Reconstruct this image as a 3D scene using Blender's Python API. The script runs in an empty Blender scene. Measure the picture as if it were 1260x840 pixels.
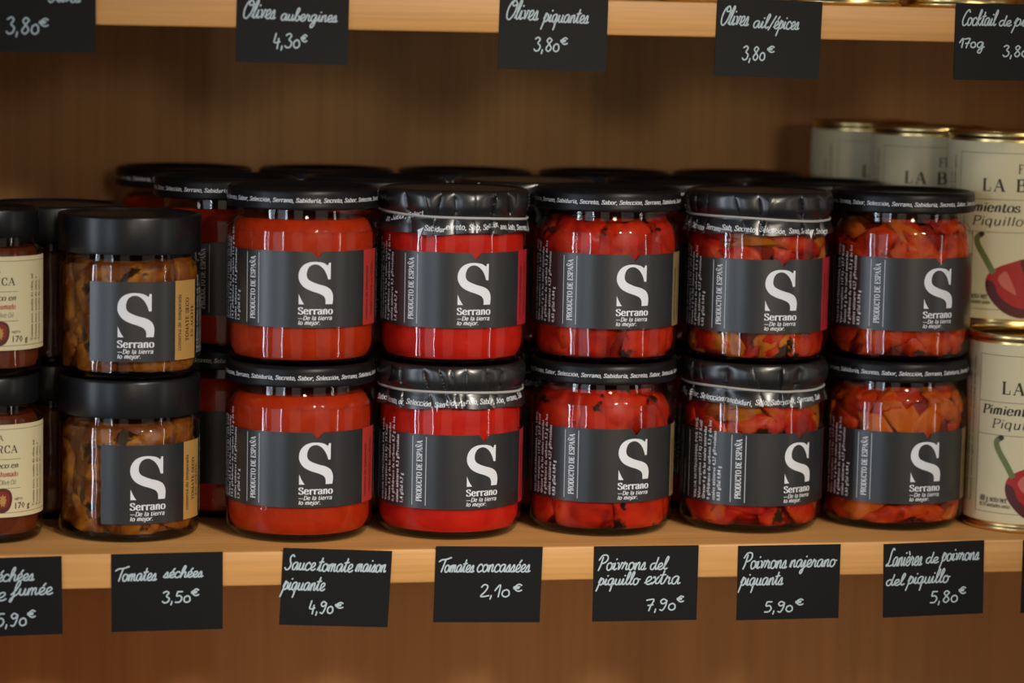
import bpy, bmesh, math, random
from mathutils import Vector, Matrix, noise
from mathutils.geometry import tessellate_polygon

sc = bpy.context.scene
COL = sc.collection
rad = math.radians

# ------------------------------------------------------------------ camera
cam_d = bpy.data.cameras.new('camera')
cam_d.lens = 3400 / 1260 * 36
cam_d.sensor_width = 36
cam_d.clip_start = .01
cam_d.dof.use_dof = True
cam_d.dof.focus_distance = 1.545
cam_d.dof.aperture_fstop = 4.6
cam = bpy.data.objects.new('camera', cam_d)
COL.objects.link(cam)
r_ = Vector((0.98173991, -0.18907017, 0.02095739))
u_ = Vector((0.0012792, 0.11672885, 0.993163))
f_ = Vector((0.19022383, 0.97500095, -0.11483923))
cam.matrix_world = Matrix(((r_.x, u_.x, -f_.x, -0.34181795), (r_.y, u_.y, -f_.y, -1.47922734),
                           (r_.z, u_.z, -f_.z, 0.28904375), (0, 0, 0, 1)))
sc.camera = cam

# ------------------------------------------------------------------ light
w = bpy.data.worlds.new('shop_ambience')
sc.world = w
w.use_nodes = True
w.node_tree.nodes['Background'].inputs[0].default_value = (1.0, .86, .72, 1)
w.node_tree.nodes['Background'].inputs[1].default_value = .02

def area(name, az, dist, z, sx, sy, radiance, col, target=(0, .05, .12)):
    """rectangular light (window pane or ceiling panel): azimuth seen from the shelf, 0 = straight out"""
    d = bpy.data.lights.new(name, 'AREA')
    d.shape = 'RECTANGLE'
    d.size, d.size_y = sx, sy
    d.color = col
    d.energy = radiance * math.pi * sx * sy
    o = bpy.data.objects.new(name, d)
    COL.objects.link(o)
    a = rad(az)
    o.location = (math.sin(a) * dist, -math.cos(a) * dist, z)
    o.rotation_euler = (Vector(target) - o.location).to_track_quat('-Z', 'Y').to_euler()
    return o

COOL = (.78, .88, 1.0)
WARM = (1.0, .86, .68)
NEUT = (1.0, .93, .84)
PANE = (1.0, .89, .74)
area('window_strip', -68, 2.6, .25, .09, 1.4, 24, COOL)
area('window_strip', -62, 2.6, .25, .05, 1.4, 9, COOL)
area('window_strip', -39, 2.6, .25, .06, 1.4, 15, COOL)
area('window_strip', 53, 2.6, .25, .07, 1.4, 9, NEUT)
area('window_pane', -46, 2.7, .25, .75, 1.4, 1.05, COOL)
area('window_pane', -17, 2.9, .25, .85, 1.4, .36, PANE)
area('window_pane', 26, 2.8, .25, 1.2, 1.4, .32, PANE)
area('window_pane', 74, 2.8, .25, .9, 1.4, .4, PANE)
def spot(name, loc, target, power, size, col, radius):
    d = bpy.data.lights.new(name, 'SPOT')
    d.energy, d.color, d.spot_size, d.spot_blend, d.shadow_soft_size = power, col, rad(size), 1.0, radius
    o = bpy.data.objects.new(name, d)
    COL.objects.link(o)
    o.location = loc
    o.rotation_euler = (Vector(target) - Vector(loc)).to_track_quat('-Z', 'Y').to_euler()
spot('shop_spotlight', (.74, -1.24, 1.18), (.06, 0, -.03), 13, 38, WARM, .05)
spot('shop_spotlight', (.34, -1.44, 1.26), (.02, 0, -.03), 16, 38, WARM, .05)
# added far spots: a key from the right, a low one brightening the wall
spot('added_far_spot', (.80, -2.9, 1.26), (-.085, .0, .03), 265, 13.8, (1.0, .93, .82), .16)
spot('added_far_spot', (.15, -3.4, .57), (.05, .3, .13), 150, 8.6, (1.0, .80, .56), .38)

sc.view_settings.view_transform = 'Standard'
sc.view_settings.look = 'None'
sc.view_settings.gamma = 1
sc.view_settings.use_curve_mapping = False
sc.view_settings.exposure = 0
sc.cycles.use_denoising = True
sc.cycles.transparent_max_bounces = 24
sc.cycles.max_bounces = 10
sc.cycles.sample_clamp_indirect = 4

# ------------------------------------------------------------------ materials
def mat(name, col=(.5, .5, .5), rough=.5, metal=0, spec=.5, coat=0):
    m = bpy.data.materials.new(name)
    m.use_nodes = True
    b = m.node_tree.nodes['Principled BSDF']
    b.inputs['Base Color'].default_value = (*col, 1)
    b.inputs['Roughness'].default_value = rough
    b.inputs['Metallic'].default_value = metal
    b.inputs['Specular IOR Level'].default_value = spec
    b.inputs['Coat Weight'].default_value = coat
    return m

def nodes(m):
    return m.node_tree.nodes, m.node_tree.links, m.node_tree.nodes['Principled BSDF']

def ramp(N, stops):
    r = N.new('ShaderNodeValToRGB')
    els = r.color_ramp.elements
    while len(els) < len(stops):
        els.new(.5)
    for e, (p, c) in zip(els, stops):
        e.position = p
        e.color = (*c, 1)
    return r

def wood(name, grain_axis, cols, scale=1.0, rough=.5, fine=.25):
    m = mat(name, rough=rough)
    N, L, b = nodes(m)
    tc = N.new('ShaderNodeTexCoord')
    mp = N.new('ShaderNodeMapping')
    s = [26 * scale] * 3
    s[grain_axis] = 1.6 * scale
    mp.inputs['Scale'].default_value = s
    L.new(tc.outputs['Object'], mp.inputs['Vector'])
    n1 = N.new('ShaderNodeTexNoise')
    n1.inputs['Scale'].default_value = 1.0
    n1.inputs['Detail'].default_value = 5
    n1.inputs['Distortion'].default_value = .6
    L.new(mp.outputs['Vector'], n1.inputs['Vector'])
    rp = ramp(N, [(.28, cols[0]), (.5, cols[1]), (.74, cols[2])])
    L.new(n1.outputs['Fac'], rp.inputs['Fac'])
    mp2 = N.new('ShaderNodeMapping')
    s2 = [420 * scale] * 3
    s2[grain_axis] = 7 * scale
    mp2.inputs['Scale'].default_value = s2
    L.new(tc.outputs['Object'], mp2.inputs['Vector'])
    n2 = N.new('ShaderNodeTexNoise')
    n2.inputs['Scale'].default_value = 1.0
    n2.inputs['Detail'].default_value = 3
    L.new(mp2.outputs['Vector'], n2.inputs['Vector'])
    rp2 = ramp(N, [(.3, (1 - fine,) * 3), (.6, (1, 1, 1))])
    L.new(n2.outputs['Fac'], rp2.inputs['Fac'])
    mx = N.new('ShaderNodeMix')
    mx.data_type = 'RGBA'
    mx.blend_type = 'MULTIPLY'
    mx.inputs[0].default_value = 1
    L.new(rp.outputs['Color'], mx.inputs[6])
    L.new(rp2.outputs['Color'], mx.inputs[7])
    L.new(mx.outputs[2], b.inputs['Base Color'])
    return m

def blotch(name, stops, scale=60, rough=.35, spots=None, spec=.12, detail=4, dist=.8):
    """mottled food colour; spots = (colour, threshold, scale) for dark charred flecks"""
    m = mat(name, rough=rough, spec=spec)
    N, L, b = nodes(m)
    tc = N.new('ShaderNodeTexCoord')
    n1 = N.new('ShaderNodeTexNoise')
    n1.inputs['Scale'].default_value = scale
    n1.inputs['Detail'].default_value = detail
    n1.inputs['Distortion'].default_value = dist
    L.new(tc.outputs['Object'], n1.inputs['Vector'])
    rp = ramp(N, stops)
    L.new(n1.outputs['Fac'], rp.inputs['Fac'])
    out = rp.outputs['Color']
    if spots:
        n2 = N.new('ShaderNodeTexNoise')
        n2.inputs['Scale'].default_value = spots[2]
        n2.inputs['Detail'].default_value = 3
        L.new(tc.outputs['Object'], n2.inputs['Vector'])
        r2 = ramp(N, [(spots[1], (0, 0, 0)), (spots[1] + .05, (1, 1, 1))])
        L.new(n2.outputs['Fac'], r2.inputs['Fac'])
        mx = N.new('ShaderNodeMix')
        mx.data_type = 'RGBA'
        L.new(r2.outputs['Color'], mx.inputs[0])
        L.new(out, mx.inputs[6])
        mx.inputs[7].default_value = (*spots[0], 1)
        out = mx.outputs[2]
    L.new(out, b.inputs['Base Color'])
    bp = N.new('ShaderNodeBump')
    bp.inputs['Strength'].default_value = .25
    bp.inputs['Distance'].default_value = .002
    L.new(n1.outputs['Fac'], bp.inputs['Height'])
    L.new(bp.outputs['Normal'], b.inputs['Normal'])
    return m

def glass(name, tint=(1, 1, 1), f0=.042):
    """clear jar glass: see-through with a Schlick reflection on each face"""
    m = bpy.data.materials.new(name)
    m.use_nodes = True
    N, L = m.node_tree.nodes, m.node_tree.links
    N.clear()
    o = N.new('ShaderNodeOutputMaterial')
    mix = N.new('ShaderNodeMixShader')
    tr = N.new('ShaderNodeBsdfTransparent')
    tr.inputs[0].default_value = (*tint, 1)
    gl = N.new('ShaderNodeBsdfGlossy')
    gl.inputs['Roughness'].default_value = .035
    lw = N.new('ShaderNodeLayerWeight')
    lw.inputs['Blend'].default_value = .5
    pw = N.new('ShaderNodeMath')
    pw.operation = 'POWER'
    pw.inputs[1].default_value = 5
    ma = N.new('ShaderNodeMath')
    ma.operation = 'MULTIPLY_ADD'
    ma.inputs[1].default_value = .96 * min(1, f0 / .042)
    ma.inputs[2].default_value = f0
    L.new(lw.outputs['Facing'], pw.inputs[0])
    L.new(pw.outputs[0], ma.inputs[0])
    L.new(ma.outputs[0], mix.inputs[0])
    L.new(tr.outputs[0], mix.inputs[1])
    L.new(gl.outputs[0], mix.inputs[2])
    # slight waviness of moulded glass
    tc = N.new('ShaderNodeTexCoord')
    nz = N.new('ShaderNodeTexNoise')
    nz.inputs['Scale'].default_value = 70
    bp = N.new('ShaderNodeBump')
    bp.inputs['Strength'].default_value = .10
    bp.inputs['Distance'].default_value = .002
    L.new(tc.outputs['Object'], nz.inputs['Vector'])
    L.new(nz.outputs['Fac'], bp.inputs['Height'])
    L.new(bp.outputs['Normal'], gl.inputs['Normal'])
    L.new(mix.outputs[0], o.inputs[0])
    return m

M = {}
M['pine'] = wood('pine_edge', 0, [(.62, .290, .080), (.74, .370, .115), (.80, .43, .15)], 1.0, .45, .16)
M['panel'] = wood('brown_veneer', 2, [(.48, .237, .075), (.60, .308, .10), (.70, .374, .13)], .55, .55, .14)
M['floor_tile'] = mat('floor_tile', (.25, .22, .19), .4)
M['glass'] = glass('clear_glass', (.985, .985, .975))
M['foot'] = glass('darkened_glass_foot', (.30, .26, .22))  # dark tint puts the dim reflections inside the jar base into the colour
M['wet'] = glass('wetted_glass', (.985, .985, .975), .006)
M['lid'] = mat('black_lid', (.006, .006, .007), .36, spec=.25)
M['plastic'] = mat('black_plastic_lid', (.008, .0085, .010), .30, spec=.4)
M['paper'] = mat('black_label', (.0125, .0135, .0155), .34, spec=.9)
M['white'] = mat('white_ink', (.76, .79, .85), .5)
M['grey'] = mat('pale_ink', (.55, .57, .60), .5)
M['black'] = mat('black_ink', (.012, .011, .010), .5)
M['red'] = mat('red_stripe', (.42, .030, .022), .45)
M['crimson'] = mat('crimson_stripe', (.40, .014, .022), .45)
M['tan'] = mat('tan_stripe', (.23, .155, .065), .45)
M['gold'] = mat('golden_stripe', (.46, .26, .075), .45)
M['crepe'] = mat('black_glossy_paper', (.010, .0105, .012), .30, spec=1)
M['elastic'] = mat('white_elastic', (.40, .39, .38), .7)
M['card'] = mat('slate_card', (.0050, .0050, .0058), .55, spec=.22)
M['chalk'] = mat('chalk_pen', (.50, .60, .66), .8)
M['cream'] = mat('cream_label', (.76, .68, .43), .5)
M['rule'] = mat('brown_rule', (.22, .19, .11), .6)
M['ink'] = mat('dark_brown_ink', (.045, .036, .022), .6)
M['pepper_red'] = mat('printed_red', (.45, .018, .014), .5)
M['pepper_dark'] = mat('printed_dark_red', (.10, .012, .012), .5)
M['pepper_mid'] = mat('printed_mid_red', (.24, .016, .012), .5)
M['pepper_light'] = mat('printed_light_red', (.66, .15, .11), .5)
M['stem_green'] = mat('printed_green', (.16, .21, .06), .5)
M['seed'] = mat('printed_seed', (.55, .30, .06), .5)
M['brass'] = mat('gold_tin', (.78, .58, .25), .28, 1)
M['brass_lid'] = mat('gold_tin_lid', (.70, .50, .20), .35, 1)
M['sauce'] = blotch('tomato_sauce', [(.35, (.36, .020, .0018)), (.62, (.42, .027, .0025))], 120, .5)
M['crushed'] = blotch('crushed_tomato', [(.35, (.45, .009, .004)), (.62, (.53, .015, .005))], 90, .5)
M['piquillo'] = blotch('whole_red_pepper', [(.30, (.20, .006, .003)), (.5, (.44, .018, .005)), (.72, (.52, .038, .007))], 55, .35, ((.02, .006, .004), .60, 85))
M['spicy'] = blotch('spicy_red_pepper', [(.30, (.16, .006, .003)), (.5, (.42, .014, .005)), (.72, (.50, .08, .008))], 60, .35, ((.03, .012, .003), .60, 70))
M['spicy_orange'] = blotch('orange_pepper', [(.30, (.22, .04, .004)), (.7, (.52, .16, .014))], 65, .35, ((.03, .014, .004), .60, 80))
M['strips'] = blotch('pepper_strip', [(.30, (.24, .010, .003)), (.5, (.46, .032, .005)), (.72, (.56, .085, .009))], 65, .35, ((.05, .010, .004), .64, 90))
M['strips_orange'] = blotch('orange_pepper_strip', [(.3, (.40, .055, .006)), (.7, (.58, .13, .012))], 60, .35)
M['oil_dark'] = blotch('dark_red_brine', [(.35, (.10, .006, .002)), (.65, (.28, .014, .005))], 60, .35, ((.02, .005, .003), .66, 80))
M['dried'] = blotch('dried_tomato', [(.30, (.055, .012, .002)), (.5, (.19, .050, .005)), (.72, (.38, .145, .013))], 70, .35, ((.030, .014, .004), .62, 70))
M['dried_oil'] = blotch('amber_oil', [(.3, (.10, .024, .004)), (.7, (.24, .065, .009))], 60, .35)
M['smoked'] = blotch('smoked_tomato', [(.3, (.075, .012, .004)), (.7, (.17, .033, .010))], 60, .35)

# ------------------------------------------------------------------ mesh helpers
class MB:
    def __init__(s):
        s.v, s.f, s.m, s.slots = [], [], [], []
    def slot(s, m):
        if m not in s.slots:
            s.slots.append(m)
        return s.slots.index(m)
    def add(s, vs, fs, m):
        k = len(s.v)
        i = s.slot(m)
        s.v.extend(vs)
        s.f.extend([tuple(j + k for j in f) for f in fs])
        s.m.extend([i] * len(fs))
    def mesh(s, name, smooth=True, angle=40):
        me = bpy.data.meshes.new(name)
        me.from_pydata(s.v, [], s.f)
        for m in s.slots:
            me.materials.append(M[m])
        me.polygons.foreach_set('material_index', s.m)
        me.polygons.foreach_set('use_smooth', [smooth] * len(s.f))
        me.update()
        if smooth:
            me.set_sharp_from_angle(angle=rad(angle))
        return me

def obj(name, me, parent=None, loc=(0, 0, 0), rz=0):
    o = bpy.data.objects.new(name, me)
    COL.objects.link(o)
    if parent:
        o.parent = parent
    o.location = loc
    o.rotation_euler = (0, 0, rz)
    return o

def thing(name, label, cat, loc, group=None):
    o = bpy.data.objects.new(name, None)
    o.empty_display_size = .01
    COL.objects.link(o)
    o.location = loc
    o['label'] = label
    o['category'] = cat
    if group:
        o['group'] = group
    return o

def lathe(mb, prof, m, n=96):
    """prof = [(r,z)...]; open ended profile; r=0 ends become fans"""
    vs, fs, rings = [], [], []
    for r, z in prof:
        if r < 1e-7:
            rings.append([len(vs)])
            vs.append((0, 0, z))
        else:
            rings.append(list(range(len(vs), len(vs) + n)))
            vs.extend((r * math.sin(2 * math.pi * i / n), -r * math.cos(2 * math.pi * i / n), z) for i in range(n))
    for a, b in zip(rings, rings[1:]):
        for i in range(n):
            j = (i + 1) % n
            if len(a) == 1 and len(b) > 1:
                fs.append((a[0], b[j], b[i]))
            elif len(b) == 1 and len(a) > 1:
                fs.append((a[i], a[j], b[0]))
            elif len(a) > 1:
                fs.append((a[i], a[j], b[j], b[i]))
    mb.add(vs, fs, m)

def smoothprof(pts, k=4):
    """Catmull-Rom through profile points"""
    out = []
    n = len(pts)
    for i in range(n - 1):
        p0, p1, p2, p3 = pts[max(i - 1, 0)], pts[i], pts[i + 1], pts[min(i + 2, n - 1)]
        for j in range(k):
            t = j / k
            out.append(tuple(.5 * (2 * b + (c - a) * t + (2 * a - 5 * b + 4 * c - d) * t * t + (3 * b - a - 3 * c + d) * t ** 3)
                             for a, b, c, d in zip(p0, p1, p2, p3)))
    out.append(pts[-1])
    return out

def closed_smooth(pts, k=5):
    n = len(pts)
    out = []
    for i in range(n):
        p0, p1, p2, p3 = pts[i - 1], pts[i], pts[(i + 1) % n], pts[(i + 2) % n]
        for j in range(k):
            t = j / k
            out.append(tuple(.5 * (2 * b + (c - a) * t + (2 * a - 5 * b + 4 * c - d) * t * t + (3 * b - a - 3 * c + d) * t ** 3)
                             for a, b, c, d in zip(p0, p1, p2, p3)))
    return out

# ------------------------------------------------------------------ lettering
PRINT = {   # printed face, unit = 1/100 em: '~' smooth stroke, 't' thin stroke, 's' serif
 'A': (72, "t5,0 33,70|33,70 60,0|t14,24 50,24|s-3,0 14,0|s46,0 74,0"),
 'B': (64, "14,0 14,70|~14,70 40,70 52,62 52,50 44,38 14,37|~14,37 46,36 58,27 58,12 44,1 14,0|s2,0 14,0|s2,70 14,70"),
 'C': (66, "~56,52 50,66 34,70 16,62 7,35 16,8 34,0 50,4 58,16|t57,46 57,70"),
 'D': (70, "14,0 14,70|~14,70 38,69 56,58 62,35 56,12 38,1 14,0|s2,0 14,0|s2,70 14,70"),
 'E': (62, "14,0 14,70|s2,70 54,70|t54,70 54,54|s14,36 38,36|s2,0 56,0|t56,0 56,18|t38,46 38,26"),
 'F': (58, "14,0 14,70|s2,70 54,70|t54,70 54,54|s14,36 38,36|s2,0 28,0|t38,46 38,26"),
 'I': (32, "14,0 14,70|s2,0 28,0|s2,70 28,70"),
 'L': (58, "14,0 14,70|s2,0 54,0|t54,0 54,22|s2,70 28,70"),
 'M': (86, "t14,0 14,70|14,70 42,6|t42,6 72,70|72,70 72,0|s2,0 26,0|s60,0 84,0|s2,70 14,70|s72,70 84,70"),
 'N': (72, "t12,0 12,70|12,70 58,0|t58,0 58,70|s2,0 24,0|s2,70 14,70|s46,70 70,70"),
 'Ñ': (72, "t12,0 12,70|12,70 58,0|t58,0 58,70|s2,0 24,0|s2,70 14,70|s46,70 70,70|~22,80 30,88 40,80 48,87"),
 'O': (70, "~35,70 14,60 7,35 14,10 35,0 56,10 63,35 56,60 35,70"),
 'P': (62, "14,0 14,70|~14,70 42,70 56,64 56,46 42,35 14,34|s2,0 28,0|s2,70 14,70"),
 'R': (70, "14,0 14,70|~14,70 42,70 56,64 56,46 42,36 14,35|~36,35 46,30 52,6 66,2|s2,0 28,0|s2,70 14,70"),
 'S': (58, "~48,54 40,67 28,70 12,64 10,52 22,41 40,32 50,20 46,6 30,0 14,4 6,16|t49,50 49,70|t6,0 6,20"),
 'T': (66, "32,0 32,70|t4,50 4,70|s4,70 60,70|t60,70 60,50|s18,0 46,0"),
 'U': (72, "14,70 14,18|~14,20 20,4 36,0 52,6 56,22|t56,20 56,70|s2,70 28,70|s46,70 66,70"),
 'a': (52, "~10,38 14,48 26,50 38,46 40,36 40,8 44,1 52,2|~40,30 20,27 7,18 10,3 22,0 34,4 40,14"),
 'b': (58, "12,0 12,70|~12,34 22,48 36,50 50,40 52,24 46,6 32,0 20,2 12,12|s2,70 12,70"),
 'c': (50, "~44,38 38,48 26,50 12,44 6,25 12,6 26,0 38,3 46,14"),
 'd': (58, "44,0 44,70|~44,36 36,48 24,50 10,42 6,24 12,6 26,0 36,4 44,14|s34,70 44,70|s44,0 54,0"),
 'e': (52, "s8,27 44,27|~44,27 42,40 28,50 14,46 6,26 12,6 28,0 38,3 46,12"),
 'f': (34, "16,0 16,56|~16,56 18,68 30,70 38,62|s4,48 32,48|s6,0 28,0"),
 'g': (52, "~26,50 12,44 10,32 26,20 40,30 40,44 26,50|~18,22 10,14 30,8 46,0 42,-16 24,-20 8,-14 12,-2 22,4|s38,46 50,50"),
 'h': (58, "12,0 12,70|~12,32 22,48 36,50 44,38 44,0|s2,70 12,70|s4,0 20,0|s36,0 54,0"),
 'i': (28, "14,0 14,48|14,60 14,68|s4,48 14,48|s4,0 24,0"),
 'j': (26, "~14,48 14,-8 8,-20 -2,-16|14,60 14,68|s4,48 14,48"),
 'l': (28, "14,0 14,70|s4,70 14,70|s4,0 24,0"),
 'm': (82, "12,0 12,48|~12,32 22,48 34,50 40,38 40,0|~40,32 50,48 62,50 68,38 68,0|s2,48 12,48|s4,0 20,0|s32,0 48,0|s60,0 76,0"),
 'n': (56, "12,0 12,48|~12,32 22,48 36,50 42,38 42,0|s2,48 12,48|s4,0 20,0|s34,0 52,0"),
 'o': (54, "~27,50 12,44 6,25 12,6 27,0 42,6 48,25 42,44 27,50"),
 'p': (58, "12,-20 12,48|~12,34 22,48 36,50 50,40 52,24 46,6 32,0 20,2 12,12|s2,48 12,48|s2,-20 24,-20"),
 'q': (58, "44,-20 44,48|~44,36 36,48 24,50 10,42 6,24 12,6 26,0 36,4 44,14|s34,-20 54,-20"),
 'r': (44, "12,0 12,48|~12,30 18,44 28,50 38,48 40,40|s2,48 12,48|s4,0 24,0"),
 's': (46, "~36,38 30,48 20,50 8,44 10,33 24,26 38,18 38,6 22,0 10,3 5,14"),
 't': (36, "14,64 14,8|~14,10 18,0 28,1 34,8|s4,48 30,48"),
 'u': (58, "12,48 12,14|~12,14 18,1 30,0 40,10 44,18|44,48 44,0|s2,48 12,48|s34,48 44,48|s44,0 54,0"),
 'v': (48, "6,48 24,0|t24,0 42,48|s0,48 16,48|s34,48 50,48"),
 'z': (48, "s8,48 40,48|40,48 8,0|s8,0 42,0"),
 ',': (24, "~12,6 14,-4 6,-14"), '.': (24, "12,0 12,9"), '—': (92, "S2,24 86,24"), '/': (40, "t6,-6 34,72"),
 '0': (48, "~24,70 10,58 6,35 10,12 24,0 38,12 42,35 38,58 24,70"), '1': (40, "22,0 22,70|t8,56 22,70|s10,0 34,0"),
 '2': (48, "~8,52 12,66 24,70 38,62 38,46 22,26 8,4|s6,0 42,0|t42,0 42,14"), '4': (50, "34,0 34,70|t34,70 4,20|s4,20 46,20"),
 '7': (46, "s6,70 42,70|~42,70 26,36 20,0|t6,70 6,56"),
 '8': (48, "~24,38 10,46 10,62 24,70 38,62 38,46 24,38 8,28 6,10 24,0 42,10 40,28 24,38"),
}
for base, acc, new in (('e', "t22,56 34,70", 'é'), ('i', "t12,58 24,72", 'í'), ('o', "t24,56 36,70", 'ó')):
    wd, s = PRINT[base]
    PRINT[new] = (wd, s.replace('|14,60 14,68', '') + '|' + acc)
HAND = {    # chalk pen handwriting
 'a': (50, "~40,42 26,48 10,38 6,18 14,2 28,6 40,40 40,12 44,2 54,8"),
 'b': (42, "~0,8 16,40 28,80 20,92 12,70 12,20 18,2 32,4 38,20 32,34 44,30"),
 'c': (40, "~38,38 28,48 14,42 6,22 12,4 26,0 42,10"),
 'd': (50, "~38,42 24,48 8,36 6,16 14,2 28,6 40,44 46,92 40,40 40,12 46,2 54,8"),
 'e': (38, "~2,10 22,20 34,34 28,47 14,42 8,22 14,4 28,1 42,10"),
 'f': (36, "~2,6 24,40 38,80 30,96 20,70 14,0 8,-36 0,-40 4,-20 30,6 38,14"),
 'g': (50, "~40,42 26,48 10,38 6,18 14,2 28,6 40,42 36,-20 24,-44 12,-36 20,-16 50,8"),
 'h': (48, "~0,8 20,44 30,84 22,94 12,60 8,0|~8,10 22,40 34,46 38,30 36,8 42,2 52,8"),
 'i': (26, "~2,8 14,46 12,12 18,2 30,10|18,66 19,69"),
 'j': (26, "~2,8 16,46 10,-20 0,-40 -8,-30 8,-8 30,10|18,66 19,69"),
 'k': (42, "~0,8 18,48 28,88 20,92 12,50 10,0|~34,46 14,24 36,2 44,8"),
 'l': (28, "~2,8 18,44 28,84 20,94 12,64 12,14 20,2 32,10"),
 'm': (58, "~2,6 10,44 10,2|~10,20 20,44 28,42 28,2|~28,20 38,44 46,42 46,10 52,2 60,8"),
 'n': (44, "~2,6 10,44 10,2|~10,20 22,44 32,42 32,10 38,2 46,8"),
 'o': (44, "~24,47 10,40 6,20 14,2 28,2 38,18 36,38 24,47 34,38 48,40"),
 'p': (42, "~6,20 18,56 10,0 2,-42|~12,20 24,46 36,40 36,16 24,2 12,8"),
 'q': (48, "~38,42 24,48 8,36 6,16 14,2 28,8 38,44 34,-20 30,-44|~30,-10 44,8 50,10"),
 'r': (40, "~2,8 12,40 14,50 20,38 30,40 28,12 34,2 44,8"),
 's': (34, "~0,6 20,46 26,26 22,4 10,2 6,8|~22,4 30,2 38,8"),
 't': (30, "~2,8 16,50 20,80|~20,80 14,20 20,2 32,8|4,54 32,58"),
 'u': (46, "~2,10 10,46 8,16 16,2 28,8 36,46 34,12 40,2 50,8"),
 'v': (40, "~4,44 14,40 18,4 30,30 32,46 44,42"),
 'x': (40, "~6,40 16,44 26,8 38,6|~36,46 24,26 6,2"),
 'O': (66, "~40,92 20,80 6,44 12,8 34,0 58,30 64,70 46,94 30,80 40,66 66,74"),
 'T': (44, "~-14,70 8,82 40,84 78,96|~38,86 30,40 24,2"),
 'S': (50, "~50,84 38,94 24,80 28,56 40,36 34,8 14,0 2,12"),
 'P': (58, "~24,80 18,30 10,0|~0,64 18,92 48,92 58,70 44,48 20,42"),
 'L': (54, "~50,86 40,94 28,80 22,30 10,4 0,6 10,12 30,2 54,8"),
 'C': (50, "~56,80 44,94 24,78 8,36 16,4 36,0 52,14"),
 '0': (40, "~22,46 8,36 6,12 20,0 34,12 32,36 22,46"), '1': (28, "~2,40 22,76 18,0"),
 '2': (42, "~6,62 18,78 32,66 24,36 6,4 22,2 40,8"), '3': (42, "~6,70 20,80 32,68 22,46 36,30 30,6 14,0 4,10"),
 '4': (42, "~14,78 8,40 6,30|~6,30 20,26 36,34|~30,50 28,20 26,-6"), '5': (42, "36,76 14,76|~14,76 10,46 26,48 36,28 26,4 6,2"),
 '7': (40, "~4,70 36,74 24,30 18,-2|12,34 34,38"),
 '8': (44, "~36,66 22,78 10,62 22,44 36,20 22,0 8,16 22,42 36,66"), '9': (42, "~34,66 20,76 8,60 18,44 34,56 36,66 32,30 20,0 8,4"),
 '€': (42, "~34,64 22,72 8,52 10,28 24,16 36,24|2,50 26,52|2,38 24,40"), ',': (20, "~8,8 8,2 5,-14"), '/': (34, "4,-10 36,90"),
}
HAND['é'] = (38, HAND['e'][1] + "|24,58 34,74")
HAND['è'] = (38, HAND['e'][1] + "|26,58 16,74")

def cr_open(p, k):
    out = []
    n = len(p)
    for i in range(n - 1):
        p0, p1, p2, p3 = p[max(i - 1, 0)], p[i], p[i + 1], p[min(i + 2, n - 1)]
        for j in range(k):
            t = j / k
            out.append(tuple(.5 * (2 * b + (c - a) * t + (2 * a - 5 * b + 4 * c - d) * t * t + (3 * b - a - 3 * c + d) * t ** 3)
                             for a, b, c, d in zip(p0, p1, p2, p3)))
    out.append(p[-1])
    return out

def ribbon(p, hw, caps=False):
    """convex quads along polyline p; hw(nx,ny) = half width"""
    n = len(p)
    L, Rr = [], []
    for i in range(n):
        a, b = p[max(i - 1, 0)], p[min(i + 1, n - 1)]
        tx, ty = b[0] - a[0], b[1] - a[1]
        q = math.hypot(tx, ty) or 1
        nx, ny = -ty / q, tx / q
        h = hw(nx, ny)
        L.append((p[i][0] + nx * h, p[i][1] + ny * h))
        Rr.append((p[i][0] - nx * h, p[i][1] - ny * h))
    out = [[Rr[i], Rr[i + 1], L[i + 1], L[i]] for i in range(n - 1)]
    if caps:
        for c in (p[0], p[-1]):
            h = hw(0, 1)
            out.append([(c[0] + h * math.cos(k * math.pi / 4), c[1] + h * math.sin(k * math.pi / 4)) for k in range(8)])
    return out

def print_text(s, weight=7.0, thin=1.9, slant=0.0, serif=True, track=0, k=3):
    """list of convex polygons in 1/100 em, and the total width"""
    out, x = [], 0
    for ch in s:
        if ch == ' ':
            x += 30 + track
            continue
        wd, g = PRINT[ch]
        for st in g.split('|'):
            fl = ''
            if st[0] in '~tsS':
                fl, st = st[0], st[1:]
            if fl == 's' and not serif and ch.islower() and ch not in 'eftz':
                continue
            pts = [tuple(float(c) for c in q.split(',')) for q in st.split()]
            if fl == '~':
                pts = cr_open(pts, k)
            a = thin if fl == 't' else weight
            b = 4.5 if fl == 'S' else thin
            for q in ribbon(pts, lambda nx, ny: math.hypot(a * nx, b * ny)):
                out.append([(x + px + slant * py, py) for px, py in q])
        x += wd + track
    return out, x

def place(polys, width, x0, y0, em=None, fit=None, xs=None):
    """scale 1/100-em polygons: em = size of 100 units; fit = wanted width"""
    sy = em / 100
    sx = (fit / width) if fit else sy
    return [[(x0 + px * sx, y0 + py * sy) for px, py in q] for q in polys]

def rot90(polys):
    """text reading upward"""
    return [[(-y, x) for x, y in q] for q in polys]

def move(polys, dx, dy):
    return [[(x + dx, y + dy) for x, y in q] for q in polys]

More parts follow.
